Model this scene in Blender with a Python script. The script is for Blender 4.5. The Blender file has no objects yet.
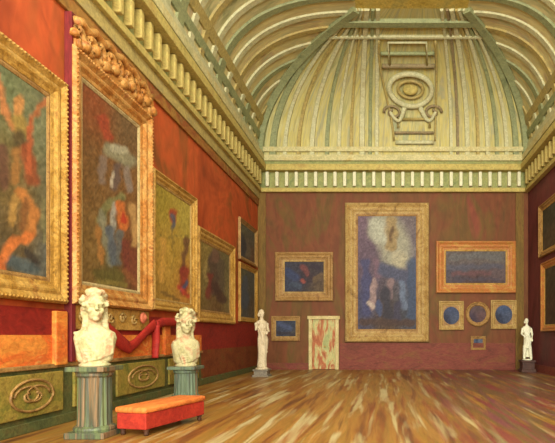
import bpy, bmesh, math, random
from mathutils import Vector, Matrix
random.seed(7)
C = bpy.context.scene.collection
F, VX, VY, E = 500.0, 385.0, 335.0, 1.5          # focal length in pixels, vanishing point, eye height
XL, XR, YB, YF = -5.52, 6.22, 21.74, -3.0         # hall: left wall, right wall, back wall, open near end
PI = math.pi

# ---------------------------------------------------------------- helpers
def lin(c):
    return tuple(((v/255)/12.92 if v/255 <= .04045 else ((v/255+.055)/1.055)**2.4) for v in c)
def rgba(c): return (*lin(c), 1)
def backpt(px, py, Y=YB): return ((px-VX)*Y/F, E+(VY-py)*Y/F)           # x, z
def leftpt(px, py, X=XL):
    Y = F*X/(px-VX); return (Y, E+(VY-py)*Y/F)                            # y, z

def obj(name, bm, mat, parent=None, smooth=False):
    me = bpy.data.meshes.new(name)
    bmesh.ops.recalc_face_normals(bm, faces=bm.faces)
    bm.to_mesh(me); bm.free()
    if smooth:
        for p in me.polygons: p.use_smooth = True
    o = bpy.data.objects.new(name, me); C.objects.link(o)
    if mat: me.materials.append(mat)
    if parent: o.parent = parent
    return o
def struct(name, bm, mat, parent=None, smooth=False):
    o = obj(name, bm, mat, parent, smooth)
    if not parent: o['kind'] = 'structure'
    return o
def thing(name, label, cat, loc=(0,0,0), rotz=0, group=None, rot=None):
    o = bpy.data.objects.new(name, None); C.objects.link(o)
    o.empty_display_size = .2
    o.location = loc; o.rotation_euler = rot if rot else (0,0,rotz)
    o['label'] = label; o['category'] = cat
    if group: o['group'] = group
    return o
def box(bm, x0, x1, y0, y1, z0, z1, bev=0):
    r = bmesh.ops.create_cube(bm, size=1)
    for v in r['verts']:
        v.co = Vector(((x0+x1)/2+v.co.x*(x1-x0), (y0+y1)/2+v.co.y*(y1-y0), (z0+z1)/2+v.co.z*(z1-z0)))
    if bev:
        es = list({e for v in r['verts'] for e in v.link_edges})
        bmesh.ops.bevel(bm, geom=es, offset=bev, segments=2, affect='EDGES', profile=.6)
def nb(): return bmesh.new()
def boxes(*bs, bev=0):
    bm = nb()
    for b in bs: box(bm, *b, bev=bev)
    return bm
def ball(bm, c, r, seg=16):
    if not hasattr(r, '__len__'): r = (r, r, r)
    bmesh.ops.create_uvsphere(bm, u_segments=seg, v_segments=seg//2+2, radius=1,
        matrix=Matrix.Translation(c) @ Matrix.Diagonal((*r, 1)))
def tube(bm, pts, rad, seg=8, flat=1.0, closed=False):
    pts = [Vector(p) for p in pts]; n = len(pts); rings = []
    for i, p in enumerate(pts):
        a = pts[(i-1) % n] if (closed or i > 0) else pts[i]
        b = pts[(i+1) % n] if (closed or i < n-1) else pts[i]
        t = (b-a).normalized()
        up = Vector((0,0,1)) if abs(t.z) < .9 else Vector((1,0,0))
        s = t.cross(up).normalized(); u = s.cross(t)
        r = rad[i] if hasattr(rad, '__len__') else rad
        rings.append([bm.verts.new(p+s*(r*flat*math.cos(2*PI*k/seg))+u*(r*math.sin(2*PI*k/seg))) for k in range(seg)])
    for i in range(n if closed else n-1):
        A, B = rings[i], rings[(i+1) % n]
        for k in range(seg):
            bm.faces.new((A[k], A[(k+1)%seg], B[(k+1)%seg], B[k]))
    if not closed:
        bm.faces.new(rings[0]); bm.faces.new(list(reversed(rings[-1])))
def loft(bm, secs, seg=24, fold=0, nf=7):
    """secs: (z, rx, ry, cx, cy)"""
    rings = []
    for z, rx, ry, cx, cy in secs:
        ring = []
        for k in range(seg):
            a = 2*PI*k/seg; m = 1+fold*math.sin(nf*a+z*2.0)
            ring.append(bm.verts.new((cx+rx*m*math.cos(a), cy+ry*m*math.sin(a), z)))
        rings.append(ring)
    for A, B in zip(rings, rings[1:]):
        for k in range(seg): bm.faces.new((A[k], A[(k+1)%seg], B[(k+1)%seg], B[k]))
    bm.faces.new(rings[0]); bm.faces.new(list(reversed(rings[-1])))
def lathe(bm, prof, seg=28, fl=0):
    rings = []
    for r, z in prof:
        rings.append([bm.verts.new((r*(1-(fl if k%2 else 0))*math.cos(2*PI*k/seg), r*(1-(fl if k%2 else 0))*math.sin(2*PI*k/seg), z)) for k in range(seg)])
    for A, B in zip(rings, rings[1:]):
        for k in range(seg): bm.faces.new((A[k], A[(k+1)%seg], B[(k+1)%seg], B[k]))
    bm.faces.new(rings[0]); bm.faces.new(list(reversed(rings[-1])))

# ---------------------------------------------------------------- materials
def paint(name, cols, scale=(1,1,1), rot=(0,0,0), rough=.65, bump=.25, nscale=3.0, dist=1.2, uv=False, jit=.22, detail=4, spec=.25, contrast=1.0, fine=9.0):
    """brushed, mottled colour: stretched noise through a ramp of pigments"""
    m = bpy.data.materials.new(name); m.use_nodes = True
    nt = m.node_tree; N = nt.nodes; L = nt.links
    b = N['Principled BSDF']; b.inputs['Roughness'].default_value = rough
    b.inputs['Specular IOR Level'].default_value = spec
    tc = N.new('ShaderNodeTexCoord'); mp = N.new('ShaderNodeMapping')
    mp.inputs['Scale'].default_value = scale; mp.inputs['Rotation'].default_value = rot
    L.new(tc.outputs['UV' if uv else 'Object'], mp.inputs['Vector'])
    n1 = N.new('ShaderNodeTexNoise'); n1.inputs['Scale'].default_value = nscale
    n1.inputs['Detail'].default_value = detail; n1.inputs['Distortion'].default_value = dist
    n1.inputs['Roughness'].default_value = .6
    L.new(mp.outputs[0], n1.inputs['Vector'])
    rp = N.new('ShaderNodeValToRGB'); el = rp.color_ramp.elements
    k = len(cols); lo, hi = .5-.22/contrast, .5+.22/contrast
    while len(el) < k: el.new(.5)
    for i, c in enumerate(cols):
        el[i].position = lo+(hi-lo)*i/max(1,k-1); el[i].color = rgba(c)
    L.new(n1.outputs['Fac'], rp.inputs['Fac'])
    n2 = N.new('ShaderNodeTexNoise'); n2.inputs['Scale'].default_value = nscale*fine
    n2.inputs['Detail'].default_value = 3; n2.inputs['Distortion'].default_value = .8
    L.new(mp.outputs[0], n2.inputs['Vector'])
    mr = N.new('ShaderNodeMapRange'); mr.inputs['From Min'].default_value = .3; mr.inputs['From Max'].default_value = .7
    mr.inputs['To Min'].default_value = 1-jit; mr.inputs['To Max'].default_value = 1+jit
    L.new(n2.outputs['Fac'], mr.inputs['Value'])
    mx = N.new('ShaderNodeVectorMath'); mx.operation = 'SCALE'
    L.new(rp.outputs['Color'], mx.inputs[0]); L.new(mr.outputs[0], mx.inputs['Scale'])
    L.new(mx.outputs[0], b.inputs['Base Color'])
    if bump:
        bp = N.new('ShaderNodeBump'); bp.inputs['Strength'].default_value = bump; bp.inputs['Distance'].default_value = .03
        L.new(n2.outputs['Fac'], bp.inputs['Height']); L.new(bp.outputs[0], b.inputs['Normal'])
    m['out'] = 1
    return m
M = {}
M['wall_left'] = paint('red_wall_fabric', [(94,60,26),(146,60,26),(184,82,38),(130,76,32),(160,56,26)], (1,.45,.3), nscale=.8, jit=.16)
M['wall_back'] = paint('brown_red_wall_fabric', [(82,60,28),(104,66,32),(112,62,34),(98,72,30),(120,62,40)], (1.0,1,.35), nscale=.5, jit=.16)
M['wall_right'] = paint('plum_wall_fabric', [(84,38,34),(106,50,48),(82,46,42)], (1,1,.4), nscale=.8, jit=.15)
M['gold'] = paint('gilded_wood', [(122,88,38),(164,122,50),(186,146,72),(142,94,42)], nscale=2.2, jit=.28, rough=.5, bump=.5)
M['gold_orange'] = paint('orange_gilding', [(134,84,36),(172,112,48),(188,142,76),(150,82,40)], nscale=2.0, jit=.28, rough=.5, bump=.6)
M['gold_pale'] = paint('pale_gilding', [(120,94,50),(158,124,68),(176,148,88),(140,102,56)], nscale=2.5, jit=.25, rough=.5, bump=.5)
M['gold_dull'] = paint('dull_gilding', [(114,82,42),(144,108,58),(162,126,72),(124,86,48)], nscale=2.5, jit=.25, rough=.5, bump=.4)
M['liner'] = paint('grey_slip', [(150,132,84),(186,164,112),(132,116,76)], nscale=4, jit=.2)
M['liner_dark'] = paint('brown_slip', [(92,62,34),(124,84,44),(86,58,42)], nscale=4, jit=.2)
M['orange_frame'] = paint('bright_orange_gilding', [(164,126,54),(174,106,54),(186,150,74)], nscale=2.2, jit=.2, rough=.5)
M['plaster'] = paint('vault_plaster', [(146,148,104),(180,176,124),(198,188,136),(208,194,132),(186,164,122),(170,178,132)], (14,1.2,1), nscale=1.6, dist=1.5, uv=True, jit=.16, bump=.4, fine=4)
M['plaster_back'] = paint('end_vault_plaster', [(146,146,94),(172,166,110),(186,178,124),(190,176,100),(166,158,118),(152,160,112)], (26,1.5,1), nscale=1.4, dist=1.2, uv=True, jit=.15, bump=.4, fine=4)
M['rib_green'] = paint('green_grey_rib', [(118,124,84),(144,148,104),(128,134,90)], nscale=1.6, jit=.2)
M['rib_cream'] = paint('cream_rib', [(170,168,124),(194,190,146),(176,166,120)], nscale=1.6, jit=.18)
M['rib_ochre'] = paint('ochre_rib', [(144,128,76),(172,152,88),(148,134,92)], nscale=1.6, jit=.22)
M['rib_brown'] = paint('brown_rib', [(120,108,74),(142,124,88),(128,118,82)], nscale=1.6, jit=.22)
M['corn_yellow'] = paint('yellow_moulding', [(156,138,70),(184,166,92),(168,142,78)], nscale=1.6, jit=.2)
M['corn_green'] = paint('green_frieze', [(116,124,74),(146,148,90),(134,128,70)], nscale=1.6, jit=.2)
M['corn_cream'] = paint('cream_moulding', [(168,162,110),(196,186,134),(184,164,100)], nscale=1.6, jit=.2)
M['dentil'] = paint('white_dentil', [(206,204,164),(224,218,182)], nscale=3, jit=.1)
M['ceiling'] = paint('yellow_ceiling', [(176,150,62),(196,172,84),(158,150,84)], nscale=1.2)
M['olive'] = paint('olive_corner_strip', [(92,70,26),(118,90,36),(104,66,30)], (3,3,.5), nscale=1.2, jit=.2)
M['olive_band'] = paint('olive_gold_band', [(120,84,36),(156,112,50),(134,70,34),(150,124,64)], (1,.6,1), nscale=1.5, jit=.2)
M['crimson'] = paint('crimson_band', [(104,24,18),(134,34,24),(120,30,22)], (1,.6,1), nscale=1.4, jit=.2)
M['plum'] = paint('plum_wall_shade', [(86,28,26),(116,36,34),(98,34,42)], (3,3,.5), nscale=1.2, jit=.2)
M['orange'] = paint('orange_band', [(196,104,36),(218,140,58),(206,96,38),(214,168,88)], (1,.6,1), nscale=1.8, jit=.2)
M['dado_green'] = paint('olive_panel', [(98,102,44),(132,120,48),(150,128,56),(112,92,36)], nscale=2.4, jit=.25)
M['dado_rail'] = paint('dark_green_frame', [(62,70,40),(88,92,50),(98,78,42)], nscale=2.0, jit=.25)
M['dado_red'] = paint('rust_dado', [(96,44,22),(122,62,30),(104,78,34)], (1,.6,1), nscale=1.8, jit=.2)
M['dado_back'] = paint('wine_dado', [(98,52,34),(120,60,46),(112,76,36)], (.6,1,1.5), nscale=1.4, jit=.2)
M['marble'] = paint('warm_white_marble', [(120,128,84),(172,162,112),(186,178,132),(178,134,96),(194,188,146)], nscale=3.2, jit=.14, bump=.3)
M['marble_white'] = paint('white_marble', [(214,212,176),(232,230,200)], nscale=5, jit=.1, bump=.2)
M['marble_grey'] = paint('grey_statue_marble', [(168,148,112),(206,190,154),(188,166,130)], nscale=5, jit=.14, bump=.2)
M['column'] = paint('shaded_column_marble', [(60,66,48),(106,118,76),(72,78,62),(134,108,76),(62,68,50)], (4.5,4.5,.2), nscale=1.2, jit=.2, rough=.4)  # vertical streaks put the round column's shading into the marble colour
M['column_blue'] = paint('blue_green_marble', [(66,80,66),(108,124,96),(82,92,80),(156,112,62)], (4.5,4.5,.2), nscale=1.3, jit=.2, rough=.4)
M['plinth_grey'] = paint('grey_stone', [(106,98,84),(138,128,108)], nscale=4, jit=.2)
M['plinth_dark'] = paint('dark_stone', [(66,48,42),(88,62,50)], nscale=4, jit=.2)
M['seat_orange'] = paint('orange_velvet', [(186,92,38),(214,124,56),(198,80,38)], (2,.6,1), nscale=2.2, jit=.2)
M['seat_red'] = paint('red_upholstery', [(140,36,26),(176,54,34)], nscale=2.2, jit=.2)
M['wood_dark'] = paint('dark_wood', [(58,36,22),(82,50,28)], nscale=4)
M['red_cloth'] = paint('red_drapery', [(128,26,20),(160,40,28),(146,34,30)], nscale=2.4, jit=.2)
M['door_frame'] = paint('cream_door_frame', [(176,156,98),(208,192,136)], nscale=2.5, jit=.18)
M['door_leaf'] = paint('worn_door_paint', [(156,160,104),(186,178,118),(172,104,66),(150,84,52)], (3.2,1,.7), nscale=1.3, jit=.2, contrast=1.5)
M['rosette'] = paint('pink_rosette', [(190,96,70),(208,120,86)], nscale=6)
def canvas_material():
    m = bpy.data.materials.new('oil_paint_on_canvas'); m.use_nodes = True
    nt = m.node_tree; N = nt.nodes; L = nt.links; b = N['Principled BSDF']
    b.inputs['Roughness'].default_value = .6; b.inputs['Specular IOR Level'].default_value = .2
    at = N.new('ShaderNodeAttribute'); at.attribute_name = 'Col'
    tc = N.new('ShaderNodeTexCoord')
    n2 = N.new('ShaderNodeTexNoise'); n2.inputs['Scale'].default_value = 9; n2.inputs['Detail'].default_value = 4; n2.inputs['Distortion'].default_value = 1
    L.new(tc.outputs['Object'], n2.inputs['Vector'])
    mr = N.new('ShaderNodeMapRange'); mr.inputs['From Min'].default_value = .3; mr.inputs['From Max'].default_value = .7
    mr.inputs['To Min'].default_value = .75; mr.inputs['To Max'].default_value = 1.25
    L.new(n2.outputs['Fac'], mr.inputs['Value'])
    mx = N.new('ShaderNodeVectorMath'); mx.operation = 'SCALE'
    L.new(at.outputs['Color'], mx.inputs[0]); L.new(mr.outputs[0], mx.inputs['Scale']); L.new(mx.outputs[0], b.inputs['Base Color'])
    bp = N.new('ShaderNodeBump'); bp.inputs['Strength'].default_value = .3; bp.inputs['Distance'].default_value = .02
    L.new(n2.outputs['Fac'], bp.inputs['Height']); L.new(bp.outputs[0], b.inputs['Normal'])
    return m
M['canvas'] = canvas_material()
def floor_material():
    m = bpy.data.materials.new('parquet_strips'); m.use_nodes = True
    nt = m.node_tree; N = nt.nodes; L = nt.links; b = N['Principled BSDF']
    b.inputs['Roughness'].default_value = .42; b.inputs['Specular IOR Level'].default_value = .35
    tc = N.new('ShaderNodeTexCoord'); sp = N.new('ShaderNodeSeparateXYZ'); L.new(tc.outputs['Object'], sp.inputs[0])
    def noise(scale, ns, dist, off=(0,0,0), rot=(0,0,0)):
        mp = N.new('ShaderNodeMapping'); mp.inputs['Scale'].default_value = scale; mp.inputs['Location'].default_value = off
        mp.inputs['Rotation'].default_value = rot
        L.new(tc.outputs['Object'], mp.inputs[0])
        n = N.new('ShaderNodeTexNoise'); n.inputs['Scale'].default_value = ns; n.inputs['Detail'].default_value = 3
        n.inputs['Distortion'].default_value = dist; n.inputs['Roughness'].default_value = .55
        L.new(mp.outputs[0], n.inputs['Vector']); return n
    def ramp(src, stops):
        r = N.new('ShaderNodeValToRGB'); e = r.color_ramp.elements
        while len(e) < len(stops): e.new(.5)
        for i, (p, c) in enumerate(stops): e[i].position = p; e[i].color = rgba(c) if len(c) == 3 else c
        L.new(src, r.inputs[0]); return r
    def mix(fac, a, bcol):
        x = N.new('ShaderNodeMix'); x.data_type = 'RGBA'
        if hasattr(fac, 'links'): L.new(fac, x.inputs['Factor'])
        else: x.inputs['Factor'].default_value = fac
        L.new(a, x.inputs['A']); L.new(bcol, x.inputs['B']); return x.outputs['Result']
    n1 = noise((2.1,.13,1), 1.5, .5)
    base = ramp(n1.outputs['Fac'], [(.30,(84,52,26)),(.40,(124,78,34)),(.48,(152,108,46)),(.55,(136,102,42)),(.63,(162,118,54)),(.72,(112,78,36))])
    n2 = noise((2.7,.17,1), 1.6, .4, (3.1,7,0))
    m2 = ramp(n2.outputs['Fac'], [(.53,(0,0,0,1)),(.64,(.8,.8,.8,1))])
    pale_sheen = ramp(n1.outputs['Fac'], [(.4,(178,164,112)),(.6,(190,178,132))])  # pale streaks put gloss highlights into the board colour
    c1 = mix(m2.outputs[0], base.outputs[0], pale_sheen.outputs[0])
    n3 = noise((2.6,.16,1), 1.7, .4, (9.2,1,0))
    m3 = ramp(n3.outputs['Fac'], [(.56,(0,0,0,1)),(.66,(.7,.7,.7,1))])
    rust = ramp(n2.outputs['Fac'], [(.35,(100,48,24)),(.6,(146,80,34))])
    c2 = mix(m3.outputs[0], c1, rust.outputs[0])
    # plum-stained boards towards the right-hand wall
    mr = N.new('ShaderNodeMapRange'); mr.inputs['From Min'].default_value = .2; mr.inputs['From Max'].default_value = 2.2
    L.new(sp.outputs['X'], mr.inputs['Value'])
    n4 = noise((2.6,.2,1), 1.5, .5, (1.2,4,0))
    m4 = ramp(n4.outputs['Fac'], [(.36,(0,0,0,1)),(.50,(.9,.9,.9,1))])
    mu = N.new('ShaderNodeMath'); mu.operation = 'MULTIPLY'
    L.new(mr.outputs[0], mu.inputs[0]); L.new(m4.outputs[0], mu.inputs[1])
    plum = ramp(n3.outputs['Fac'], [(.35,(112,54,72)),(.48,(98,80,46)),(.6,(122,52,58))])
    c3 = mix(mu.outputs[0], c2, plum.outputs[0])
    L.new(c3, b.inputs['Base Color'])
    bp = N.new('ShaderNodeBump'); bp.inputs['Strength'].default_value = .3; bp.inputs['Distance'].default_value = .02
    L.new(n2.outputs['Fac'], bp.inputs['Height']); L.new(bp.outputs[0], b.inputs['Normal'])
    return m
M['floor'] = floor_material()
def glow(name, col, s):
    m = bpy.data.materials.new(name); m.use_nodes = True; nt = m.node_tree
    b = nt.nodes['Principled BSDF']; b.inputs['Base Color'].default_value = (.8,.8,.8,1)
    b.inputs['Emission Color'].default_value = (*col,1); b.inputs['Emission Strength'].default_value = s
    return m
M['skylight'] = glow('daylit_glass', (1,.985,.9), 6.0)

# ---------------------------------------------------------------- hall shell
Z_COVE = backpt(0,157)[1]                          # spring line of the vault
Z_TOP = 12.6; WB = 4.74                            # crown height; depth of the end cove
XTL, XTR = -1.0, 2.8                               # flat ceiling between these
H = Z_TOP-Z_COVE; WL = XTL-XL; WR = XR-XTR
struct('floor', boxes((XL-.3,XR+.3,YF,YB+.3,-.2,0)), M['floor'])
struct('wall_left', boxes((XL-.3,XL,YF,YB,0,Z_COVE+.1)), M['wall_left'])
struct('wall_back', boxes((XL-.3,XR+.3,YB,YB+.3,0,Z_COVE+.1)), M['wall_back'])
struct('wall_right', boxes((XR,XR+.3,YF,YB,0,Z_COVE+.1)), M['wall_right'])

def prof(t): return 1-max(0,math.cos(t))**.84, math.sin(t)**.84
def cove_back(s, t, off=0):
    c, z = prof(t); xb = XL+(XR-XL)*s; xt = XTL+(XTR-XTL)*s
    n = Vector((0, -math.cos(t)*H, -math.sin(t)*WB)).normalized()
    return Vector((xb+(xt-xb)*c, YB-WB*c, Z_COVE+H*z))+n*off
def cove_left(y, t, off=0):
    c, z = prof(t); n = Vector((math.cos(t)*H, 0, -math.sin(t)*WL)).normalized()
    return Vector((XL+WL*c, y, Z_COVE+H*z))+n*off
def cove_right(y, t, off=0):
    c, z = prof(t); n = Vector((-math.cos(t)*H, 0, -math.sin(t)*WR)).normalized()
    return Vector((XR-WR*c, y, Z_COVE+H*z))+n*off
def yend(t): return YB-WB*prof(t)[0]
def grid(bm, fn, nu, nv, uvfn=None):
    uvl = bm.loops.layers.uv.verify()
    vs = [[bm.verts.new(fn(i/nu, j/nv)) for j in range(nv+1)] for i in range(nu+1)]
    for i in range(nu):
        for j in range(nv):
            f = bm.faces.new((vs[i][j], vs[i+1][j], vs[i+1][j+1], vs[i][j+1]))
            for lp, (a, b2) in zip(f.loops, ((i,j),(i+1,j),(i+1,j+1),(i,j+1))):
                lp[uvl].uv = uvfn(a/nu, b2/nv) if uvfn else (a/nu, b2/nv)
TH = PI/2
ceil = nb()
sk = (-.7, 2.5, 1.0, 14.6)
for b in ((XTL,sk[0],YF,YB-WB), (sk[1],XTR,YF,YB-WB), (sk[0],sk[1],YF,sk[2]), (sk[0],sk[1],sk[3],YB-WB)):
    box(ceil, *b, Z_TOP, Z_TOP+.2)
ceiling = struct('ceiling', ceil, M['ceiling'])
bm = nb(); grid(bm, lambda u, v: cove_left(YF+(yend(v*TH)-YF)*u, v*TH), 48, 24, lambda u, v: ((YF+(yend(v*TH)-YF)*u)*.06, v))
o = obj('side_cove', bm, M['plaster'], ceiling, True)
bm = nb(); grid(bm, lambda u, v: cove_right(YF+(yend(v*TH)-YF)*u, v*TH), 48, 24, lambda u, v: ((YF+(yend(v*TH)-YF)*u)*.06+3, v))
obj('side_cove', bm, M['plaster'], ceiling, True)
bm = nb(); grid(bm, lambda u, v: cove_back(u, v*TH), 48, 24)
obj('end_cove', bm, M['plaster_back'], ceiling, True)
win = struct('window_1', boxes((sk[0],sk[1],sk[2],sk[3],Z_TOP+.12,Z_TOP+.16)), M['skylight'])
fr = nb()
for k in range(1,8): y = sk[2]+(sk[3]-sk[2])*k/8; box(fr, sk[0],sk[1],y-.05,y+.05,Z_TOP+.02,Z_TOP+.11)
obj('glazing_bar', fr, M['rib_green'], win)

def rib(fn, path, w0, w1, th, mat, name='rib', n=22, axis=None):
    """strip along a curve on the vault; path(k)->(u,t); w: half width in metres"""
    bm = nb(); rows = []
    for i in range(n+1):
        k = i/n; u, t = path(k); w = w0+(w1-w0)*k
        a, b_ = fn(u,t,0), fn(u,t,th)
        k2 = min(1,k+.01); k1 = k2-.02 if k2-.02 >= 0 else 0
        d = fn(*path(k2))-fn(*path(k1)); nrm = (b_-a).normalized(); s = d.cross(nrm).normalized()*w
        rows.append([bm.verts.new(a-s), bm.verts.new(b_-s*.8), bm.verts.new(b_+s*.8), bm.verts.new(a+s)])
    for A, B in zip(rows, rows[1:]):
        for q in range(3): bm.faces.new((A[q], A[q+1], B[q+1], B[q]))
    bm.faces.new(rows[0]); bm.faces.new(rows[-1])
    return obj(name, bm, M[mat], ceiling, False)
def lerp(a, b, k): return a+(b-a)*k
def plan_s(sb, st, t):
    """rib that runs straight in plan from sb on the spring line to st at the crown"""
    c = prof(t)[0]; X = lerp(XL+(XR-XL)*sb, XTL+(XTR-XTL)*st, c)
    return (X-XL-(XTL-XL)*c)/((XR-XL)+((XTR-XTL)-(XR-XL))*c)
# fan of ribs in the end cove: (s at spring, s at crown, half widths, material)
for sb, st, w0, w1, mt in (
    (.055,.00,.16,.10,'rib_green'),(.10,.015,.10,.05,'rib_cream'),(.15,.03,.09,.05,'rib_ochre'),(.20,.04,.12,.06,'rib_cream'),
    (.255,.05,.10,.05,'rib_green'),(.30,.06,.09,.04,'rib_cream'),(.345,.075,.08,.04,'rib_ochre'),
    (.385,.10,.13,.10,'rib_cream'),(.415,.155,.08,.06,'rib_green'),(.44,.20,.09,.08,'rib_cream'),
    (.715,.77,.08,.06,'rib_cream'),(.74,.82,.07,.05,'rib_brown'),(.775,.86,.11,.09,'rib_cream'),
    (.815,.90,.08,.05,'rib_ochre'),(.85,.925,.11,.06,'rib_cream'),(.885,.945,.10,.05,'rib_green'),(.92,.965,.10,.05,'rib_cream'),(.955,.985,.14,.09,'rib_green')):
    rib(cove_back, lambda k, sb=sb, st=st: (plan_s(sb, st, k*TH), k*TH), w0, w1, .08, mt)
# arrises where the coves meet
rib(cove_back, lambda k: (0.006, k*TH), .20, .16, .14, 'rib_green', 'arris_rib')
rib(cove_back, lambda k: (.994, k*TH), .20, .16, .14, 'rib_green', 'arris_rib')
# transverse ribs of the side coves
mats = ['rib_ochre','rib_cream','rib_green','rib_cream']
for i in range(17):
    y = 21.1-i*.78
    tmax = TH if y < YB-WB else math.acos((1-(YB-y)/WB)**(1/.84))
    rib(cove_left, lambda k, y=y, tm=tmax: (y, k*tm), .17 if i%4 != 2 else .26, .11, .06, mats[i%4])
for i in range(9):
    y = 21.1-i*.78
    tmax = TH if y < YB-WB else math.acos((1-(YB-y)/WB)**(1/.84))
    rib(cove_right, lambda k, y=y, tm=tmax: (y, k*tm), .17 if i%4 != 2 else .26, .11, .06, mats[i%4])
# lengthwise mouldings low on the side coves
for t, w, mt in ((.07,.22,'rib_cream'),(.20,.16,'rib_green'),(.36,.18,'rib_ochre')):
    rib(cove_left, lambda k, t=t: (lerp(3, yend(t), k), t), w, w, .07, mt, 'lengthwise_moulding')
    rib(cove_right, lambda k, t=t: (lerp(3, yend(t), k), t), w, w, .07, mt, 'lengthwise_moulding')
# moulding round the flat ceiling
rib(cove_back, lambda k: (k, TH-.10), .16, .16, .14, 'rib_green', 'crown_moulding')
rib(cove_back, lambda k: (k, TH-.24), .06, .06, .10, 'rib_cream', 'crown_moulding')
rib(cove_back, lambda k: (k, .06), .12, .12, .12, 'corn_cream', 'spring_moulding')
# relief in the middle of the end cove
def vp(s, t, off=.08): return cove_back(s, t, off)
SC = lambda t: lerp(.58, .485, prof(t)[0])      # centre line of the relief
def relief(pts, r, mat, name, closed=False):
    bm = nb(); tube(bm, [vp(SC(t)+ds*lerp(1,2.6,1-math.cos(t)), t) for ds, t in pts], r, 8, 1.0, closed)
    return obj(name, bm, M[mat], ceiling, True)
relief([(.062*math.cos(a), .74+.19*math.sin(a)) for a in [2*PI*k/28 for k in range(28)]], .11, 'rib_cream', 'cartouche_ring', True)
relief([(.036*math.cos(a), .75+.10*math.sin(a)) for a in [2*PI*k/24 for k in range(24)]], .07, 'rib_ochre', 'cartouche_ring', True)
bm = nb(); ball(bm, vp(SC(.75),.75,.03), (.32,.14,.26)); obj('cartouche_boss', bm, M['corn_yellow'], ceiling, True)
for sg in (-1,1):
    relief([(sg*(.025+.05*k/8), .54-.16*math.sin(k/8*PI*.9)) for k in range(9)], [.11-.005*k for k in range(9)], 'rib_cream', 'scroll')
    relief([(sg*(.065+.03*math.cos(a)*(1-k/26)), .48+.09*math.sin(a)*(1-k/26)) for k, a in [(k, k*.42) for k in range(20)]], .06, 'rib_brown', 'scroll')
    relief([(sg*.075, t/20) for t in range(3, 27)], .045, 'rib_ochre', 'panel_border')
for t, r, mt in ((.13,.09,'rib_cream'),(.24,.06,'rib_brown'),(1.02,.09,'rib_brown'),(1.16,.07,'rib_green')):
    relief([(-.07+.14*k/10, t) for k in range(11)], r, mt, 'panel_bar')
relief([(-.05,.99),(-.05,1.28),(.05,1.28),(.05,.99)], .05, 'rib_cream', 'panel_border')
relief([(-.055,.30),(-.055,.40),(.055,.40),(.055,.30)], .06, 'rib_ochre', 'panel_border')

# ---------------------------------------------------------------- cornices
zc = {k: backpt(0,k,21.45)[1] for k in (191,187,171,165,161,155)}
LAY = [('lower_moulding',191,187,.20,'corn_yellow'),('frieze',187,171,.12,'corn_green'),('yellow_band',171,165,.45,'corn_yellow'),
       ('upper_frieze',165,161,.28,'corn_green'),('crown_moulding',161,155,.36,'corn_cream')]
def cornice(name, side):
    root = None
    for nm, a, b, d, mt in LAY:
        z0, z1 = zc[a], zc[b]; bm = nb()
        if side == 'back': box(bm, XL,XR,YB-d,YB,z0,z1,.02)
        elif side == 'left': box(bm, XL,XL+d,YF,YB-d,z0,z1,.02)
        else: box(bm, XR-d,XR,YF,YB-d,z0,z1,.02)
        if root is None: root = struct(name, bm, M[mt])
        else: obj(nm, bm, M[mt], root)
    if side == 'left':
        obj('architrave', boxes((XL,XL+.10,YF,YB-.07,zc[191]-.30,zc[191]), bev=.01), M['rib_ochre'], root)
        obj('architrave', boxes((XL,XL+.06,YF,YB-.07,zc[191]-.58,zc[191]-.30), bev=.01), M['olive_band'], root)
    src = None; z0, z1 = zc[187]+.05, zc[171]-.02
    n = 27 if side == 'back' else 30
    for k in range(n):
        bm = None
        if side == 'back': p = (XL+.25+(XR-XL-.5)*(k+.5)/n, YB-.2)
        elif side == 'left': p = (XL+.2, YB-.6-k*.43)
        else: p = (XR-.2, YB-.6-k*.43)
        if src is None:
            bm = boxes((-.07,.07,-.09,.09,z0,z1), bev=.03); src = obj('dentil', bm, M['dentil' if side == 'back' else 'corn_yellow'], root); d = src
        else:
            d = src.copy(); C.objects.link(d); d.parent = root
        d.location = (p[0], p[1], 0)
        d.rotation_euler = (0,0,0 if side == 'back' else PI/2)
    return root
cornice('trim_1','back'); cornice('trim_2','left'); cornice('trim_3','right')
# corner strips on the back wall
struct('trim_4', boxes((XL,XL+.35,YB-.06,YB,0,zc[191]), bev=.01), M['olive'])
struct('trim_5', boxes((XR-.55,XR-.2,YB-.06,YB,0,zc[191]), bev=.01), M['olive'])
# dado of the back wall and right wall
bd = struct('baseboard_back', boxes((XL+.36,backpt(309,0)[0]-.02,YB-.05,YB,0,.28),(backpt(339,0)[0]+.02,XR-.56,YB-.05,YB,0,backpt(0,343)[1])), M['dado_back'])
struct('baseboard_right', boxes((XR-.05,XR,YF,YB-.07,0,.3)), M['dado_back'])
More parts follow.
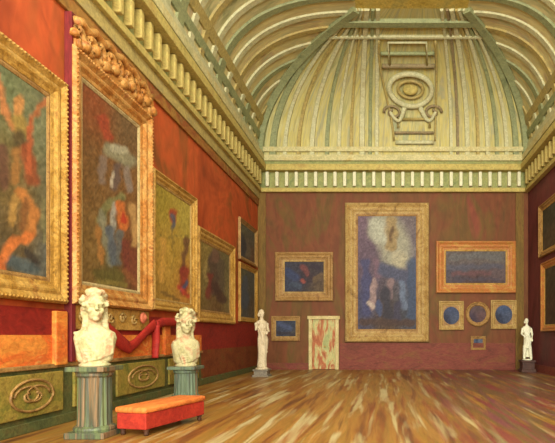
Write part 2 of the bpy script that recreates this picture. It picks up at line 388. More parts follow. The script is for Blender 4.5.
# dado of the left wall
zr0, zr1, zr2 = 1.0, 1.5, 1.93
tl = struct('baseboard_left', boxes((XL,XL+.08,YF,14.9,0,.16),(XL,XL+.08,14.9,YB-.07,0,.2), bev=.015), M['dado_rail'])
obj('dado_board', boxes((XL,XL+.04,YF,14.9,.16,zr0)), M['dado_rail'], tl)
obj('dado_board', boxes((XL,XL+.04,14.9,YB-.07,.2,1.05)), M['dado_red'], tl)
obj('orange_band', boxes((XL,XL+.05,YF,14.9,zr0,zr1)), M['orange'], tl)
obj('red_band', boxes((XL,XL+.04,YF,14.9,zr1,zr2)), M['crimson'], tl)
obj('red_band', boxes((XL,XL+.04,14.9,YB-.07,1.05,zr2)), M['crimson'], tl)
obj('chair_rail', boxes((XL,XL+.09,YF,14.9,zr0-.04,zr0+.03), bev=.015), M['gold_dull'], tl)
for y0, y1 in ((5.0,6.75),(6.95,8.45),(8.75,9.95),(10.15,12.35),(12.6,14.6)):
    obj('raised_panel', boxes((XL+.04,XL+.09,y0,y1,.24,zr0-.1), bev=.02), M['dado_green'], tl)
    bm = nb(); yc = (y0+y1)/2; w = (y1-y0)/2
    tube(bm, [(XL+.10, yc+w*.62*math.cos(a), .57+.24*math.sin(a)) for a in [2*PI*k/30 for k in range(30)]], .022, 6, 1, True)
    for sg in (-1,1):
        tube(bm, [(XL+.10, yc+sg*(.08+.42*w*(1-k/22)*math.cos(k*.42)), .57+.17*(1-k/24)*math.sin(k*.42)) for k in range(20)], .018, 6)
    obj('panel_ornament', bm, M['gold_dull'], tl, True)
for y in (8.22,12.3): obj('pilaster_strip', boxes((XL+.03,XL+.12,y,y+.3,zr0,zr2-.03), bev=.02), M['orange'], tl)
# added plum strip standing in for the wall shadow between the two largest pictures
struct('shade_strip', boxes((XL,XL+.13,8.60,8.72,zr0+.04,zc[191]-.60), bev=.01), M['plum'])
# door
x0, x1 = backpt(309,0)[0], backpt(339,0)[0]; zt = backpt(0,316)[1]
door = struct('door_1', boxes((x0+.14,x1-.14,YB-.06,YB-.01,.02,zt-.14)), M['door_leaf'])
fr = nb(); box(fr,x0,x0+.15,YB-.14,YB,0,zt-.15,.02); box(fr,x1-.15,x1,YB-.14,YB,0,zt-.15,.02); box(fr,x0-.05,x1+.05,YB-.16,YB,zt-.15,zt,.02)
obj('door_frame', fr, M['door_frame'], door)
xm = (x0+x1)/2
for sg in (0,1):
    for za, zb in ((.18,.85),(.98,zt-.3)):
        a = x0+.2 if sg == 0 else xm+.05; b = xm-.05 if sg == 0 else x1-.2
        obj('door_panel', boxes((a,b,YB-.08,YB-.06,za,zb), bev=.008), M['door_leaf'], door)
bm = nb(); ball(bm, (xm+.05,YB-.12,1.0), .035); obj('door_knob', bm, M['gold'], door, True)

# ---------------------------------------------------------------- pictures
def frame_bm(W, Hh, fw, d, profl=None):
    pr = profl or [(0,0),(0,-.7),(.08,-.95),(.2,-1),(.32,-.78),(.42,-.62),(.55,-.72),(.66,-.68),(.82,-.42),(1,-.34),(1,0)]
    bm = nb(); rings = []
    for i, y in pr:
        k = i*fw
        rings.append([bm.verts.new((x, y*d, z)) for x, z in ((-W/2+k,k),(W/2-k,k),(W/2-k,Hh-k),(-W/2+k,Hh-k))])
    for A, B in zip(rings, rings[1:]+rings[:1]):
        for q in range(4): bm.faces.new((A[q], A[(q+1)%4], B[(q+1)%4], B[q]))
    return bm
def beads(bm, W, Hh, inset, d, r, step):
    for (ax, az, bx_, bz) in ((-1,0,1,0),(-1,1,1,1),(-1,0,-1,1),(1,0,1,1)):
        A = Vector((ax*(W/2-inset), -d, inset+az*(Hh-2*inset))); B = Vector((bx_*(W/2-inset), -d, inset+bz*(Hh-2*inset)))
        n = max(2, int((B-A).length/step))
        for k in range(n+1):
            bmesh.ops.create_icosphere(bm, subdivisions=1, radius=r, matrix=Matrix.Translation(A.lerp(B, k/n)))
def seg_d(p, a, b):
    ab = (b[0]-a[0], b[1]-a[1]); l = ab[0]**2+ab[1]**2
    t = 0 if l == 0 else max(0, min(1, ((p[0]-a[0])*ab[0]+(p[1]-a[1])*ab[1])/l))
    return math.hypot(p[0]-a[0]-t*ab[0], p[1]-a[1]-t*ab[1])
def canvas_obj(w, h, z0, base, strokes, nx, ny, y, parent, to_img, name='canvas', shape=None, tone=1.0, mute=0.0):
    """painted canvas: base(u,v)->rgb, then brush strokes given as (points, radius, colour)"""
    bm = nb(); vs = []
    rnd = random.Random(len(strokes)*31+int(w*100))
    for i in range(nx+1):
        for j in range(ny+1):
            x, z = (i/nx-.5)*w, j/ny*h
            if shape: x, z = shape(i/nx, j/ny)
            vs.append(bm.verts.new((x, y, z0+z)))
    for i in range(nx):
        for j in range(ny):
            q = i*(ny+1)+j
            bm.faces.new((vs[q], vs[q+ny+1], vs[q+ny+2], vs[q+1]))
    cos = [v.co.copy() for v in vs]
    o = obj(name, bm, M['canvas'], parent)
    at = o.data.color_attributes.new('Col', 'FLOAT_COLOR', 'POINT')
    for k, c in enumerate(cos):
        p = to_img(c.x, c.z)
        u, v = (c.x+w/2)/w, (c.z-z0)/h
        wob = (math.sin(p[0]*.55+p[1]*.21)+math.sin(p[1]*.37-p[0]*.3))*.8
        q = (p[0]+wob, p[1]+.7*wob)
        col = Vector(lin(base(u, v, rnd)))
        for pts, r, cc in strokes:
            dmin = min(seg_d(q, a, b) for a, b in zip(pts, pts[1:])) if len(pts) > 1 else math.hypot(q[0]-pts[0][0], q[1]-pts[0][1])
            f = max(0, min(1, (r-dmin)/(.45*r)+.1))
            if f > 0: col = col.lerp(Vector(lin(cc)), f*.9)
        col *= rnd.uniform(.86,1.14)*tone; lum = (col.x+col.y+col.z)/3; col = col.lerp(Vector((lum*1.08,lum,lum*.86)), mute)
        at.data[k].color = (*col, 1)
    return o
def bg(*cols):
    """mottled ground between the given (u,v,colour) anchors"""
    def f(u, v, rnd):
        acc = Vector((0,0,0)); ws = 0
        for a, b, c in cols:
            w = 1/(.02+(u-a)**2+(v-b)**2)**1.5; acc += Vector(c)*w; ws += w
        acc /= ws; k = rnd.uniform(-9,9)
        return tuple(max(0,min(255,x+k)) for x in acc)
    return f
def picture(label, wall, a0, a1, z0, z1, fw, d, fmat, lmat, base, strokes, res=(26,36), group=None, liner=True, bead=False, name='framed_painting', tilt=0):
    W, Hh = a1-a0, z1-z0; ac = (a0+a1)/2; gap = .012
    if wall == 'back': loc = (ac, YB-gap, z0); rz = 0
    elif wall == 'left': loc = (XL+gap, ac, z0); rz = PI/2
    else: loc = (XR-gap, ac, z0); rz = -PI/2
    t = thing(name, label, 'painting', loc, rz, group)
    fb = frame_bm(W, Hh, fw, d)
    if bead: beads(fb, W, Hh, fw*.14, d*.98, fw*.07, fw*.22)
    obj('frame', fb, M[fmat], t)
    lw = fw*.22 if liner else 0
    if liner:
        lb = nb(); k = fw; m = frame_bm(W-2*fw+.01, Hh-2*fw+.01, lw, d*.3, [(0,0),(0,-.9),(.5,-1),(1,-.6),(1,0)])
        for v in m.verts: v.co.z += fw-.005
        obj('liner', m, M[lmat], t)
    ins = fw+lw-.01
    def to_img(x, z):
        zz = z0+z
        if wall == 'back': return (VX+F*(ac+x)/YB, VY-F*(zz-E)/YB)
        if wall == 'left': yy = ac+x; return (VX+F*(XL+.08)/yy, VY-F*(zz-E)/yy)
        yy = ac-x; return (VX+F*XR/yy, VY-F*(zz-E)/yy)
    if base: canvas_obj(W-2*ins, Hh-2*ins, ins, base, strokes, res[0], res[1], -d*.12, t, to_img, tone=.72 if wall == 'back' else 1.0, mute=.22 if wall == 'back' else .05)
    return t, to_img
S = lambda *p: list(p)
def leftrect(pxa, pxb, ptop, pbot, d=.12):
    X = XL+d                                        # the frame's front edge
    return leftpt(pxa,0,X)[0], leftpt(pxb,0,X)[0], leftpt(*pbot,X)[1], leftpt(*ptop,X)[1]

# --- left wall
a0, a1, z0, z1 = leftrect(68, 68, (68,84), (68,304), .12); a0 = 5.6
picture('large gold-framed painting of figures on green, nearest on the left red wall', 'left', a0, a1, z0, z1, .34, .13, 'gold', 'gold_dull',
    bg((.6,.9,(104,112,74)),(.9,.75,(112,116,82)),(.6,.5,(112,96,52)),(1,.5,(92,88,62)),(.75,.3,(120,88,44)),(.6,.1,(86,74,50)),(1,.1,(88,92,84)),(.1,.5,(104,92,56))),
    [(S((0,75),(8,110),(18,128)),4.5,(178,112,62)), (S((22,100),(22,112)),6,(184,126,66)), (S((30,130),(42,108),(50,100)),3.5,(160,92,50)),
     (S((22,120),(24,134)),8,(150,124,58)), (S((22,136),(26,150)),8,(84,70,44)), (S((30,150),(36,180)),8,(140,72,40)), (S((20,150),(18,180)),5,(150,104,52)),
     (S((34,118),(32,170)),3,(168,84,46)), (S((6,150),(8,185)),7,(98,66,50)), (S((24,192),(38,212),(34,236)),6,(182,116,54)), (S((18,196),(16,224)),4,(166,128,64)),
     (S((30,200),(26,228)),4,(128,84,44)), (S((34,236),(14,244),(4,262)),6,(198,110,48)), (S((6,262),(4,280)),4,(186,98,44)), (S((16,262),(36,268)),8,(76,88,88)),
     (S((30,252),(40,262)),5,(58,52,46)), (S((8,282),(46,284)),4,(84,94,84)), (S((46,200),(48,240)),3,(116,112,74))], (40,56), bead=True)
a0, a1, z0, z1 = leftrect(75, 153, (88,56), (90,305), .18)
p2, _ = picture('tallest gold-framed painting with scrolled crest, second on the left wall', 'left', a0, a1, z0, z1, .36, .19, 'gold_orange', 'liner',
    bg((.2,.95,(132,70,36)),(.8,.95,(104,80,50)),(.2,.6,(110,80,42)),(.9,.6,(122,84,42)),(.2,.2,(120,92,46)),(.8,.2,(110,66,38)),(.5,.05,(84,80,44))),
    [(S((104,118),(110,136)),6,(150,62,36)), (S((112,150),(124,156),(132,162)),8,(134,130,100)), (S((116,148),(126,150)),5,(164,158,128)), (S((106,160),(104,180)),5,(122,104,88)),
     (S((120,166),(116,186)),5,(96,80,72)), (S((128,168),(132,190)),4,(132,118,104)), (S((114,172),(115,186)),2,(176,164,140)), (S((124,196),(110,204),(102,220)),4,(118,116,70)),
     (S((122,206),(126,226)),6,(190,104,44)), (S((125,214),(126,222)),2.5,(170,50,30)), (S((134,206),(138,230),(136,244)),4,(180,140,82)), (S((103,212),(108,240),(114,264)),4,(124,122,96)),
     (S((116,204),(114,240)),3,(150,146,130)), (S((112,230),(116,262)),5,(82,90,96)), (S((122,232),(120,262)),3.5,(96,98,92)), (S((100,228),(104,262)),3,(156,108,52)),
     (S((128,244),(130,274)),5,(112,56,44)), (S((136,252),(138,284)),4,(118,62,42)), (S((100,274),(124,276)),6,(92,84,40)), (S((100,282),(126,284)),3,(124,110,52)), (S((126,270),(140,286)),3,(134,84,48))],
    (36,70), bead=True)
# crest of scrolls on its top rail
W2, H2 = a1-a0, z1-z0
cb = nb(); rnd = random.Random(3)
for i in range(9):
    x = -W2/2+.15+(W2-.3)*i/8; hgt = .34+.16*math.cos((i-4)*.5)
    sg = 1 if i%2 else -1
    tube(cb, [(x+sg*.16*(1-k/20)*math.cos(k*.45), -.16, H2+hgt*.5+.22*(1-k/22)*math.sin(k*.45)) for k in range(18)], [.075-.002*k for k in range(18)], 7)
    ball(cb, (x+.14, -.17, H2+.12+.1*(i%2)), (.13,.09,.11), 10)
box(cb, -W2/2+.04, W2/2-.04, -.16, -.03, H2-.02, H2+.34, .03)
tube(cb, [(-W2/2+.05+(W2-.1)*k/20, -.15, H2+.42+.14*math.sin(k/20*PI)+.05*math.sin(k*1.9)) for k in range(21)], .085, 8)
obj('crest', cb, M['gold_orange'], p2, True)
pb = nb(); box(pb, -W2/2+.06, W2/2+.02, -.07, -.02, 1.60-z0, -.005, .015)
obj('predella', pb, M['gold'], p2)
for i in range(6):
    pb = nb(); x = -W2/2+.35+(W2-.6)*i/5
    tube(pb, [(x+.13*(1-k/20)*math.cos(k*.45), -.085, -.2+.12*(1-k/22)*math.sin(k*.45)*(1 if i%2 else -1)) for k in range(18)], .022, 6)
    obj('scroll', pb, M['gold_pale'], p2, True)
rb = nb(); xr = leftpt(138,0)[0]-(a0+a1)/2
lathe(rb, [(.02,.0),(.11,.0),(.13,.03),(.10,.06),(.08,.05),(.05,.09),(.01,.1)], 14)
bmesh.ops.rotate(rb, cent=(0,0,0), matrix=Matrix.Rotation(PI/2,3,'X'), verts=rb.verts)
bmesh.ops.translate(rb, vec=(xr,-.08,-.16), verts=rb.verts)
o = obj('rosette', rb, M['rosette'], p2, True); o['label'] = 'pink round rosette on the gilt strip below the canvas'
a0, a1, z0, z1 = leftrect(153.5, 197, (155,168), (176,312))
picture('yellow ochre painting with small red and blue figures, third along the left wall', 'left', a0, a1, z0, z1, .24, .14, 'gold', 'gold_pale',
    bg((.2,.9,(152,132,44)),(.8,.8,(168,150,60)),(.5,.5,(170,138,50)),(.2,.3,(180,140,54)),(.8,.2,(176,120,48)),(.1,.1,(150,116,44))),
    [(S((175,212),(175,220)),4,(160,60,36)), (S((175,216),(175,228)),2.6,(80,86,96)), (S((175,228),(174,238)),1.5,(120,104,60)), (S((160,236),(192,236)),.7,(130,112,50)), (S((175,236),(175,270)),.6,(140,116,50)),
     (S((189,240),(186,256),(184,272)),3.2,(104,70,48)), (S((186,270),(186,292)),5,(140,48,40)), (S((188,282),(184,290)),3,(74,82,108)), (S((182,288),(190,296)),2.4,(180,66,44)), (S((166,240),(163,280)),3,(192,146,62)),
     (S((164,292),(180,300)),2,(112,84,42))], (34,46))
a0, a1, z0, z1 = leftrect(198.5, 235, (200,226), (216,323))
picture('gold-framed painting of a dark standing figure, fourth along the left wall', 'left', a0, a1, z0, z1, .32, .14, 'gold', 'gold_dull',
    bg((.2,.9,(136,116,58)),(.8,.8,(104,96,62)),(.2,.4,(120,104,56)),(.9,.4,(118,108,66)),(.5,.1,(104,78,46))),
    [(S((216,256),(215,290)),7,(82,66,56)), (S((217,252),(217,260)),3.5,(112,84,66)), (S((212,276),(210,296)),4,(118,54,44)), (S((222,262),(224,290)),4,(92,80,62)), (S((216,286),(224,300)),5,(74,52,44)), (S((207,262),(208,280)),2,(150,130,74))], (30,34))
a0, a1 = 18.75, 21.25
z1 = leftpt(236,215)[1]; zm = leftpt(246,263)[1]
picture('upper of two dark paintings in the far left corner, slim gilt frame', 'left', a0, a1, zm, z1, .14, .1, 'gold_dull', 'gold_pale',
    bg((.2,.8,(92,92,70)),(.8,.8,(84,84,70)),(.4,.4,(70,70,66)),(.8,.2,(98,74,56))),
    [(S((243,236),(245,256)),4,(58,62,66)), (S((249,240),(250,256)),2.4,(104,96,78))], (18,18))
picture('lower of two dark paintings in the far left corner, behind a marble statue', 'left', a0, a1, leftpt(246,322)[1], zm-.1, .16, .1, 'gold', 'gold_pale',
    bg((.2,.8,(94,92,66)),(.8,.8,(78,80,72)),(.4,.4,(70,76,80)),(.8,.2,(86,74,56))),
    [(S((246,278),(246,306)),4,(72,82,92)), (S((241,280),(241,310)),2,(108,98,60))], (18,22))

# --- back wall
def backrect(pxa, pxb, pt, pb, Y=YB-.1): return (pxa-VX)*Y/F, (pxb-VX)*Y/F, E+(VY-pb)*Y/F, E+(VY-pt)*Y/F
picture('horizontal dark blue painting in a gold frame, above the door on the back wall', 'back', *backrect(275,333,252,301), .34, .14, 'gold_dull', 'gold_pale',
    bg((.2,.8,(62,60,72)),(.8,.8,(70,58,58)),(.2,.3,(52,60,84)),(.6,.5,(64,46,54)),(.9,.2,(98,76,50))),
    [(S((288,272),(296,278)),5,(52,66,104)), (S((290,284),(300,286)),3,(66,78,98)), (S((304,268),(308,274)),3.5,(128,62,58)), (S((302,280),(305,283)),2,(170,70,54)), (S((315,280),(322,276)),4,(112,86,52)), (S((312,266),(320,268)),3,(58,44,56))], (36,24))
picture('small dark blue painting hung low between marble statue and door', 'back', *backrect(271,300,316,341), .17, .09, 'gold_dull', 'gold_pale',
    bg((.2,.8,(62,66,84)),(.8,.8,(54,62,80)),(.5,.3,(60,70,96)),(.8,.1,(88,80,70))), [(S((280,324),(290,328)),3,(70,84,120)), (S((278,333),(294,334)),2,(60,54,62))], (22,16))
picture('tall painting of a white cloud over blue figures, largest on the back wall', 'back', *backrect(345,429,203,342), .46, .2, 'gold_pale', 'gold_dull',
    bg((.1,.95,(120,92,108)),(.9,.95,(120,104,104)),(.1,.6,(104,80,96)),(.9,.6,(112,100,112)),(.1,.2,(72,72,104)),(.9,.2,(66,74,90)),(.5,.03,(88,64,42))),
    [(S((384,228),(392,238),(396,252)),19,(170,166,134)), (S((376,226),(380,236)),10,(186,186,158)), (S((392,222),(391,246)),7,(168,136,72)), (S((392,228),(391,240)),3,(112,82,46)), (S((398,258),(402,262)),9,(184,174,136)),
     (S((366,262),(366,312)),5,(70,72,116)), (S((376,262),(378,276)),4,(130,96,112)), (S((384,270),(410,278)),8,(78,84,112)), (S((412,262),(413,316)),6,(64,82,112)), (S((374,280),(372,308)),3.2,(168,136,130)),
     (S((370,304),(375,308)),2.4,(196,176,156)), (S((391,280),(390,298)),3,(146,116,116)), (S((402,284),(404,306)),4,(104,122,150)), (S((386,292),(388,316)),6,(58,56,68)), (S((398,304),(396,320)),5,(66,62,84)),
     (S((362,322),(414,323)),4,(84,60,48)), (S((378,302),(380,314)),3,(66,80,120))], (46,74), bead=True)
picture('wide grey-violet painting in an orange gilt frame, upper right of back wall', 'back', *backrect(436,516,241,293), .36, .16, 'orange_frame', 'gold',
    bg((.2,.8,(110,96,88)),(.8,.8,(112,104,94)),(.2,.4,(86,80,92)),(.8,.4,(104,84,86)),(.5,.1,(88,60,56))),
    [(S((450,258),(478,256),(500,258)),3.5,(108,106,104)), (S((450,268),(500,266)),3,(90,88,102)), (S((452,274),(490,273)),2.6,(116,74,76)), (S((452,280),(498,279)),2,(84,72,84))], (40,22))
def small_square(label, r, blue):
    t, ti = picture(label, 'back', *r, .20, .1, 'gold_pale', 'gold', None, [], group='small framed pictures in a row on the back wall', liner=False)
    w, h = r[1]-r[0], r[3]-r[2]
    m = frame_bm(w-.38, h-.38, .02, .03, [(0,0),(0,-1),(1,-1),(1,0)])
    box(m, -(w-.4)/2, (w-.4)/2, -.02, -.005, .2, h-.2)
    for v in m.verts:
        if abs(v.co.z) < .03 and v.co.y > -.04: pass
    obj('spandrel_mat', m, M['gold_dull'], t)
    R = min(w, h)/2-.16
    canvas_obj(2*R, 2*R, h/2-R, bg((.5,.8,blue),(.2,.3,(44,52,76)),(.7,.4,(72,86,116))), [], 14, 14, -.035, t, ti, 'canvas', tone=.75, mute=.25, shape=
        lambda u, v: (R*.92*(2*u-1)*math.sqrt(1-(2*v-1)**2/2), R+R*(2*v-1)*math.sqrt(1-(2*u-1)**2/2)))
    return t
small_square('square gold frame with dark blue oval, left of the round frame', backrect(439,464,301,330), (60,76,112))
small_square('square gold frame with bright blue oval, right of the round frame, near white statue', backrect(491,517,300,329), (64,88,128))
def ring_frame(bm, R, fw, d, seg=8):
    pr = [(0,0),(0,-.7),(.2,-1),(.5,-.7),(.7,-.75),(1,-.35),(1,0)]
    rings = [[bm.verts.new(((R-i*fw)*math.cos(2*PI*(k+.5)/seg), y*d, (R-i*fw)*math.sin(2*PI*(k+.5)/seg))) for k in range(seg)] for i, y in pr]
    for A, B in zip(rings, rings[1:]+rings[:1]):
        for q in range(seg): bm.faces.new((A[q], A[(q+1)%seg], B[(q+1)%seg], B[q]))
xc, zc_ = backpt(478,314,YB-.1)
t = thing('round_framed_painting', 'dark violet picture in a round gold frame, middle of the small row', 'painting', (xc, YB-.012, zc_), 0, 'small framed pictures in a row on the back wall')
bm = nb(); ring_frame(bm, .54, .17, .1, 16); obj('frame', bm, M['gold_dull'], t)
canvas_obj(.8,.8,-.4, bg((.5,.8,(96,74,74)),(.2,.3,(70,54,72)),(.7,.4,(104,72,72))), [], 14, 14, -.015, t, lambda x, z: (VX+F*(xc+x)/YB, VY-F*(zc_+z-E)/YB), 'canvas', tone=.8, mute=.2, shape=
    lambda u, v: (.4*(2*u-1)*math.sqrt(1-(2*v-1)**2/2), .4+.4*(2*v-1)*math.sqrt(1-(2*u-1)**2/2)))
picture('tiny blue picture hung alone below the round frame', 'back', *backrect(471,486,336,350), .13, .07, 'gold_dull', 'liner',
    bg((.5,.8,(84,100,124)),(.3,.3,(56,72,100)),(.8,.3,(110,112,120))), [(S((478,340),(478,345)),2,(52,66,98))], (12,12), liner=False)
# --- right wall
picture('upper dark green painting on the right wall, seen at a sharp angle', 'right', 16.4, 19.9, E+(VY-258)*18.2/F+.25, E+(VY-196)*18.2/F+.05, .2, .12, 'gold_dull', 'gold',
    bg((.2,.8,(64,62,46)),(.8,.8,(56,60,52)),(.5,.3,(78,64,44))), [], (16,16))
picture('lower dark painting in orange gilt frame on the right wall, beside white statue', 'right', 16.4, 19.6, E+(VY-345)*18.2/F+.5, E+(VY-258)*18.2/F, .22, .12, 'orange_frame', 'gold',
    bg((.2,.8,(66,60,42)),(.8,.8,(58,52,42)),(.5,.3,(70,50,36))), [], (16,16))

# ---------------------------------------------------------------- sculpture
def remesh(o, vox, it=3):
    m = o.modifiers.new('fuse','REMESH'); m.mode = 'VOXEL'; m.voxel_size = vox; m.use_smooth_shade = True
    s = o.modifiers.new('soften','SMOOTH'); s.iterations = it; s.factor = .5
def head(bm, c, k=1.0, turn=0, curls=True):
    """carved head facing -Y, height about .40*k"""
    st = len(bm.verts); b0 = set(bm.verts)
    def P(x, y, z): return (x*k, y*k, z*k)
    ball(bm, P(0,.01,.04), (.128*k,.155*k,.165*k), 20)
    ball(bm, P(0,-.045,-.085), (.092*k,.10*k,.115*k), 16)                 # jaw
    ball(bm, P(0,-.115,-.165), (.045*k,.035*k,.035*k), 10)                # chin
    tube(bm, [P(0,-.148,.035), P(0,-.170,-.015), P(0,-.185,-.05)], [.018*k,.024*k,.03*k], 8)
    ball(bm, P(-.05,-.135,.045), (.052*k,.03*k,.018*k), 10); ball(bm, P(.05,-.135,.045), (.052*k,.03*k,.018*k), 10)   # brows
    for sg in (-1,1):
        ball(bm, P(sg*.05,-.125,.008), (.026*k,.022*k,.018*k), 10)        # eyes
        ball(bm, P(sg*.065,-.10,-.055), (.04*k,.045*k,.04*k), 10)         # cheeks
        ball(bm, P(sg*.132,.015,-.01), (.018*k,.035*k,.05*k), 10)         # ears
    ball(bm, P(0,-.142,-.097), (.042*k,.022*k,.012*k), 10); ball(bm, P(0,-.138,-.12), (.036*k,.022*k,.012*k), 10)     # lips
    if curls:
        r = random.Random(5)
        for i in range(60):
            a = r.uniform(0, 2*PI); e = r.uniform(-.15, 1.45)
            x, y, z = k*.14*math.cos(e)*math.cos(a), k*(.02+.165*math.cos(e)*math.sin(a)), k*(.045+.165*math.sin(e))
            if y < -.075*k and z < .125*k: continue
            ball(bm, P(x,y,z), r.uniform(.028,.045)*k, 8)
        for sg in (-1,1):
            tube(bm, [P(sg*.12,.06,.0),P(sg*.115,.09,-.09),P(sg*.10,.08,-.17)], [.045*k,.05*k,.035*k], 8)
    new = [v for v in bm.verts if v not in b0]
    bmesh.ops.rotate(bm, cent=(0,0,0), matrix=Matrix.Rotation(turn,3,'Z'), verts=new)
    bmesh.ops.translate(bm, vec=c, verts=new)
def bust(label, loc, rz, k, turn, mat):
    t = thing('marble_bust', label, 'bust', loc, rz, 'marble busts on column pedestals')
    s = nb(); lathe(s, [(.21*k,0),(.21*k,.03*k),(.19*k,.045*k),(.19*k,.075*k)], 24)
    obj('socle', s, M[mat], t, True)
    bm = nb()
    loft(bm, [(.06*k,.21*k,.15*k,0,0),(.10*k,.235*k,.16*k,0,0),(.22*k,.25*k,.165*k,0,0),(.32*k,.265*k,.165*k,0,0),(.42*k,.285*k,.165*k,0,.01*k),(.50*k,.26*k,.15*k,0,.015*k),
              (.555*k,.17*k,.13*k,0,.02*k),(.60*k,.10*k,.105*k,0,.02*k),(.66*k,.085*k,.09*k,0,.01*k),(.75*k,.085*k,.09*k,0,0)], 28, .03, 9)
    for q in range(7):                                                       # mantle folds
        tube(bm, [(-.26*k+.02*q*k, -.02*k-.02*q*k, (.50-.05*q)*k), (-.12*k,-.155*k,(.40-.055*q)*k), (.06*k,-.17*k,(.33-.035*q)*k), (.24*k,-.07*k,(.38-.03*q)*k)], .026*k, 8)
    for sg in (-1,1):                                                        # long hair falling to the shoulders
        tube(bm, [(sg*.11*k,.07*k,.92*k),(sg*.115*k,.08*k,.78*k),(sg*.12*k,.06*k,.64*k),(sg*.15*k,.03*k,.52*k)], [.05*k,.055*k,.055*k,.04*k], 10)
    tube(bm, [(0,.12*k,.95*k),(0,.13*k,.78*k),(0,.12*k,.58*k)], [.09*k,.10*k,.08*k], 10)
    head(bm, (0,-.02*k,.88*k), k*1.1, turn)
    o = obj('bust_figure', bm, M[mat], t); remesh(o, .013*k, 2)
    return t
def pedestal(label, loc, R, h, mat, cap):
    t = thing('column_pedestal', label, 'pedestal', loc, 0, 'column pedestals under the busts')
    b = nb(); box(b, -R*1.15,R*1.15,-R*1.15,R*1.15,0,.09,.012); lathe(b, [(R*1.12,.09),(R*1.15,.12),(R*1.12,.15),(R*.98,.17)], 28); obj('base', b, M[cap], t)
    s = nb(); lathe(s, [(R*.95,.16),(R*.92,.3),(R*.9,h-.16)], 40, .07); obj('shaft', s, M[mat], t)
    c = nb(); lathe(c, [(R*.9,h-.16),(R*1.0,h-.13),(R*1.0,h-.1),(R*1.1,h-.07)], 28); box(c, -R*1.12,R*1.12,-R*1.12,R*1.12,h-.07,h,.012); obj('cap', c, M[cap], t)
    return t
Y1 = 7.45; X1 = (95-VX)*Y1/F; h1 = E+(VY-366)*Y1/F
pedestal('streaked green column pedestal nearest the viewer, left foreground', (X1,Y1,0), .25, h1, 'column', 'column')
bust('larger weathered white marble bust in the left foreground, before the gold frames', (X1,Y1,h1), .45, 1.0, .2, 'marble')
Y2 = 11.2; X2 = (186-VX)*Y2/F; h2 = E+(VY-366)*Y2/F
pedestal('blue-green column pedestal standing behind the orange bench', (X2,Y2,0), .27, h2, 'column_blue', 'column_blue')
bust('smaller white marble bust farther along the left wall, behind the bench', (X2,Y2,h2), .7, 1.1, -.25, 'marble')

def statue(label, loc, rz, k, mat, pose):
    t = thing('marble_statue', label, 'statue', loc, rz)
    bm = nb()
    q = lambda x, y, z: (x*k, y*k, z*k)
    S_ = [(.03,.13,.11,0,0),(.10,.145,.125,0,0),(.30,.13,.115,.005,0),(.50,.135,.12,.015,-.01),(.72,.155,.125,.025,0),(.90,.165,.12,.03,0),(1.02,.13,.10,.015,0),(1.12,.125,.095,0,0),
          (1.28,.155,.11,-.01,0),(1.38,.175,.10,-.015,0),(1.44,.14,.085,-.015,0),(1.48,.06,.06,-.01,0),(1.56,.05,.052,-.01,0)]
    if pose == 'stride':
        S_ = [(.5,.15,.12,0,0)]+S_[4:]
        tube(bm, [q(-.07,0,.62),q(-.09,-.03,.48),q(-.12,-.05,.10),q(-.12,-.06,.04)], [.10*k,.085*k,.06*k,.05*k], 10)
        tube(bm, [q(.09,0,.62),q(.12,.0,.48),q(.17,.03,.10),q(.18,.03,.04)], [.10*k,.085*k,.06*k,.05*k], 10)
        for x, y in ((-.12,-.10),(.18,-.02)): ball(bm, q(x,y,.035), (.045*k,.11*k,.035*k), 10)
        loft(bm, [(z*k,rx*k,ry*k,cx*k,cy*k) for z,rx,ry,cx,cy in ((.12,.19,.05,.03,.10),(.4,.17,.06,.02,.10),(.8,.15,.07,.02,.08),(1.3,.14,.06,0,.06))], 20, .08, 6)   # cloak behind
    loft(bm, [(z*k,rx*k,ry*k,cx*k,cy*k) for z,rx,ry,cx,cy in S_], 28, .06, 9)
    if pose != 'stride':
        for x, y in ((-.06,-.12),(.07,-.10)): ball(bm, q(x,y,.035), (.04*k,.07*k,.035*k), 10)
        tube(bm, [q(.16,0,1.38),q(.20,-.03,1.14),q(.09,-.15,1.10)], [.052*k,.043*k,.03*k], 10)        # forearm across the waist
        tube(bm, [q(-.18,0,1.38),q(-.21,-.07,1.18),q(-.13,-.13,1.40)], [.052*k,.043*k,.03*k], 10)     # hand raised to the shoulder
        ends = ((.09,-.155,1.10),(-.13,-.125,1.41))
    else:
        tube(bm, [q(.16,0,1.38),q(.22,.01,1.10),q(.20,-.10,.88)], [.052*k,.043*k,.03*k], 10)
        tube(bm, [q(-.18,0,1.38),q(-.22,-.01,1.12),q(-.12,-.14,1.02)], [.052*k,.043*k,.03*k], 10)
        ends = ((.20,-.105,.87),(-.11,-.15,1.02))
    for ex, ey, ez in ends:
        ball(bm, q(ex,ey,ez), (.035*k,.035*k,.045*k), 10)
        for f in range(4): tube(bm, [q(ex-.024+.016*f,ey-.015,ez), q(ex-.026+.017*f,ey-.045,ez-.04-.006*(f%3)), q(ex-.026+.017*f,ey-.04,ez-.075)], .010*k, 6)
        tube(bm, [q(ex+.03,ey,ez+.01), q(ex+.052,ey-.03,ez-.02)], .011*k, 6)
    for f in range(4):
        tube(bm, [q(-.17+.03*f,-.06,1.34-.02*f), q(.0,-.135,1.02-.08*f), q(.15,-.06,.86-.12*f)], .022*k, 8)
    head(bm, q(-.02,-.01,1.68), .60*k, .4)
    o = obj('figure', bm, M[mat], t); remesh(o, .016*k, 2)
    b = nb(); lathe(b, [(.19*k,0),(.19*k,.03*k),(.175*k,.045*k)], 20); obj('footing', b, M[mat], t)
    return t
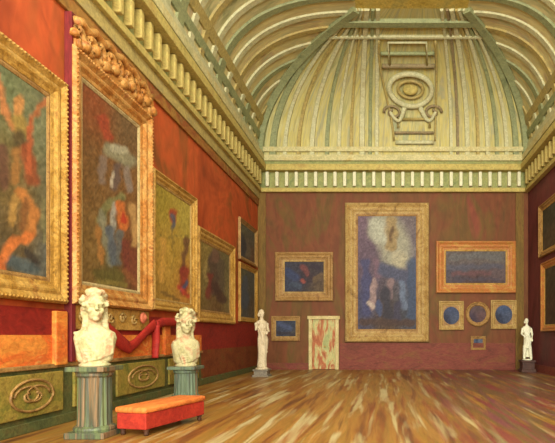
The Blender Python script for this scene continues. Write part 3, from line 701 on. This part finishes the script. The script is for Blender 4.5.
def plinth(label, loc, w, h, mat):
    t = thing('statue_plinth', label, 'plinth', loc)
    obj('base', boxes((-w*.58,w*.58,-w*.58,w*.58,0,h*.25), bev=.015), M[mat], t)
    obj('die', boxes((-w*.48,w*.48,-w*.48,w*.48,h*.25,h*.82), bev=.01), M[mat], t)
    obj('cap', boxes((-w*.56,w*.56,-w*.56,w*.56,h*.82,h), bev=.015), M[mat], t)
Ya = 18.1; Xa = (262-VX)*Ya/F; ha = E+(VY-369)*Ya/F
plinth('low grey stone plinth in the far left corner', (Xa,Ya,0), .5, ha, 'plinth_grey')
statue('slender draped marble statue with raised hand in the far left corner', (Xa,Ya,ha), .5, (E+(VY-309)*Ya/F-ha)/1.81, 'marble_grey', 'drape')
Yb = 20.3; Xb = (527-VX)*Yb/F; hb = E+(VY-360)*Yb/F
plinth('dark stone plinth in the far right corner', (Xb,Yb,0), .5, hb, 'plinth_dark')
statue('bright white statue with parted legs in the far right corner', (Xb,Yb,hb), -.2, (E+(VY-318)*Yb/F-hb)/1.81, 'marble_white', 'stride')

# ---------------------------------------------------------------- bench
t = thing('gallery_bench', 'low backless bench with orange seat and red sides, between the two busts', 'bench', (-3.60,8.15,0), -.22)
obj('seat', boxes((-.27,.27,-.78,.78,.34,.43), bev=.035), M['seat_orange'], t, True)
obj('apron', boxes((-.25,.25,-.75,.75,.10,.34), bev=.012), M['seat_red'], t)
for sx in (-1,1):
    for sy in (-1,1):
        lg = nb(); bmx = lathe(lg, [(.03,0),(.04,.03),(.03,.05),(.045,.09),(.045,.105)], 14)
        bmesh.ops.translate(lg, vec=(sx*.2,sy*.68,0), verts=lg.verts); obj('leg', lg, M['wood_dark'], t, True)
# ---------------------------------------------------------------- swag
def swag_pts(pl, X):
    out = []
    for px, py in pl: y, z = leftpt(px, py, X); out.append((X, y, z))
    return out
XS = XL+.17
def fine(pl, n=8):
    r = []
    for a, b in zip(pl, pl[1:]):
        for k in range(n): r.append((lerp(a[0],b[0],k/n), lerp(a[1],b[1],k/n)))
    return r+[pl[-1]]
t = thing('red_drapery_swag', 'crimson cloth swag hung in a V below the tall gold frame, between busts', 'drapery', (XS, 10.6, 1.2))
def local(pts): return [(x-XS, y-10.6, z-1.2) for x, y, z in pts]
bm = nb(); pl = local(swag_pts(fine([(101,324),(110,332),(122,343),(129,348),(136,343),(147,331),(155,324)]), XS))
tube(bm, pl, [.125+.02*math.sin(k*.13) for k in range(len(pl))], 10, .4); obj('swag_cloth', bm, M['red_cloth'], t, True)
bm = nb(); pl = local(swag_pts(fine([(155,325),(156,340),(155,358)]), XS)); tube(bm, pl, [.11-.002*k for k in range(len(pl))], 10, .5); obj('hanging_tail', bm, M['red_cloth'], t, True)
bm = nb(); pl = local(swag_pts(fine([(156,325),(163,322),(178,322)]), XS)); tube(bm, pl, .11, 10, .5); obj('gathered_end', bm, M['red_cloth'], t, True)

# ---------------------------------------------------------------- light
w = bpy.data.worlds.new('World'); bpy.context.scene.world = w; w.use_nodes = True
bgn = w.node_tree.nodes['Background']; bgn.inputs[0].default_value = (1,.985,.92,1); bgn.inputs[1].default_value = 1.6
def area(name, loc, rot, sx, sy, power, col=(1,.95,.86)):
    l = bpy.data.lights.new(name, 'AREA'); l.shape = 'RECTANGLE'; l.size = sx; l.size_y = sy; l.energy = power; l.color = col
    o = bpy.data.objects.new(name, l); C.objects.link(o); o.location = loc; o.rotation_euler = rot
    return o
area('fill_behind_camera', (.3,-9,7.5), (PI/2,0,0), 14, 10, 8500, (1,.985,.9))  # added fill lamp behind the camera, brightens the vault and back wall
# ---------------------------------------------------------------- camera
cam = bpy.data.cameras.new('camera'); co = bpy.data.objects.new('camera', cam); C.objects.link(co)
co.location = (0,0,E); co.rotation_euler = (PI/2,0,0)
cam.sensor_width = 36; cam.lens = 36*F/555
cam.shift_x = (277.5-VX)/555; cam.shift_y = (VY-221.5)/555
cam.clip_start = .05; cam.clip_end = 200
sc = bpy.context.scene; sc.camera = co
sc.view_settings.view_transform = 'Standard'; sc.view_settings.look = 'None'; sc.view_settings.gamma = 1
sc.view_settings.use_curve_mapping = False
sc.view_settings.exposure = 0.0
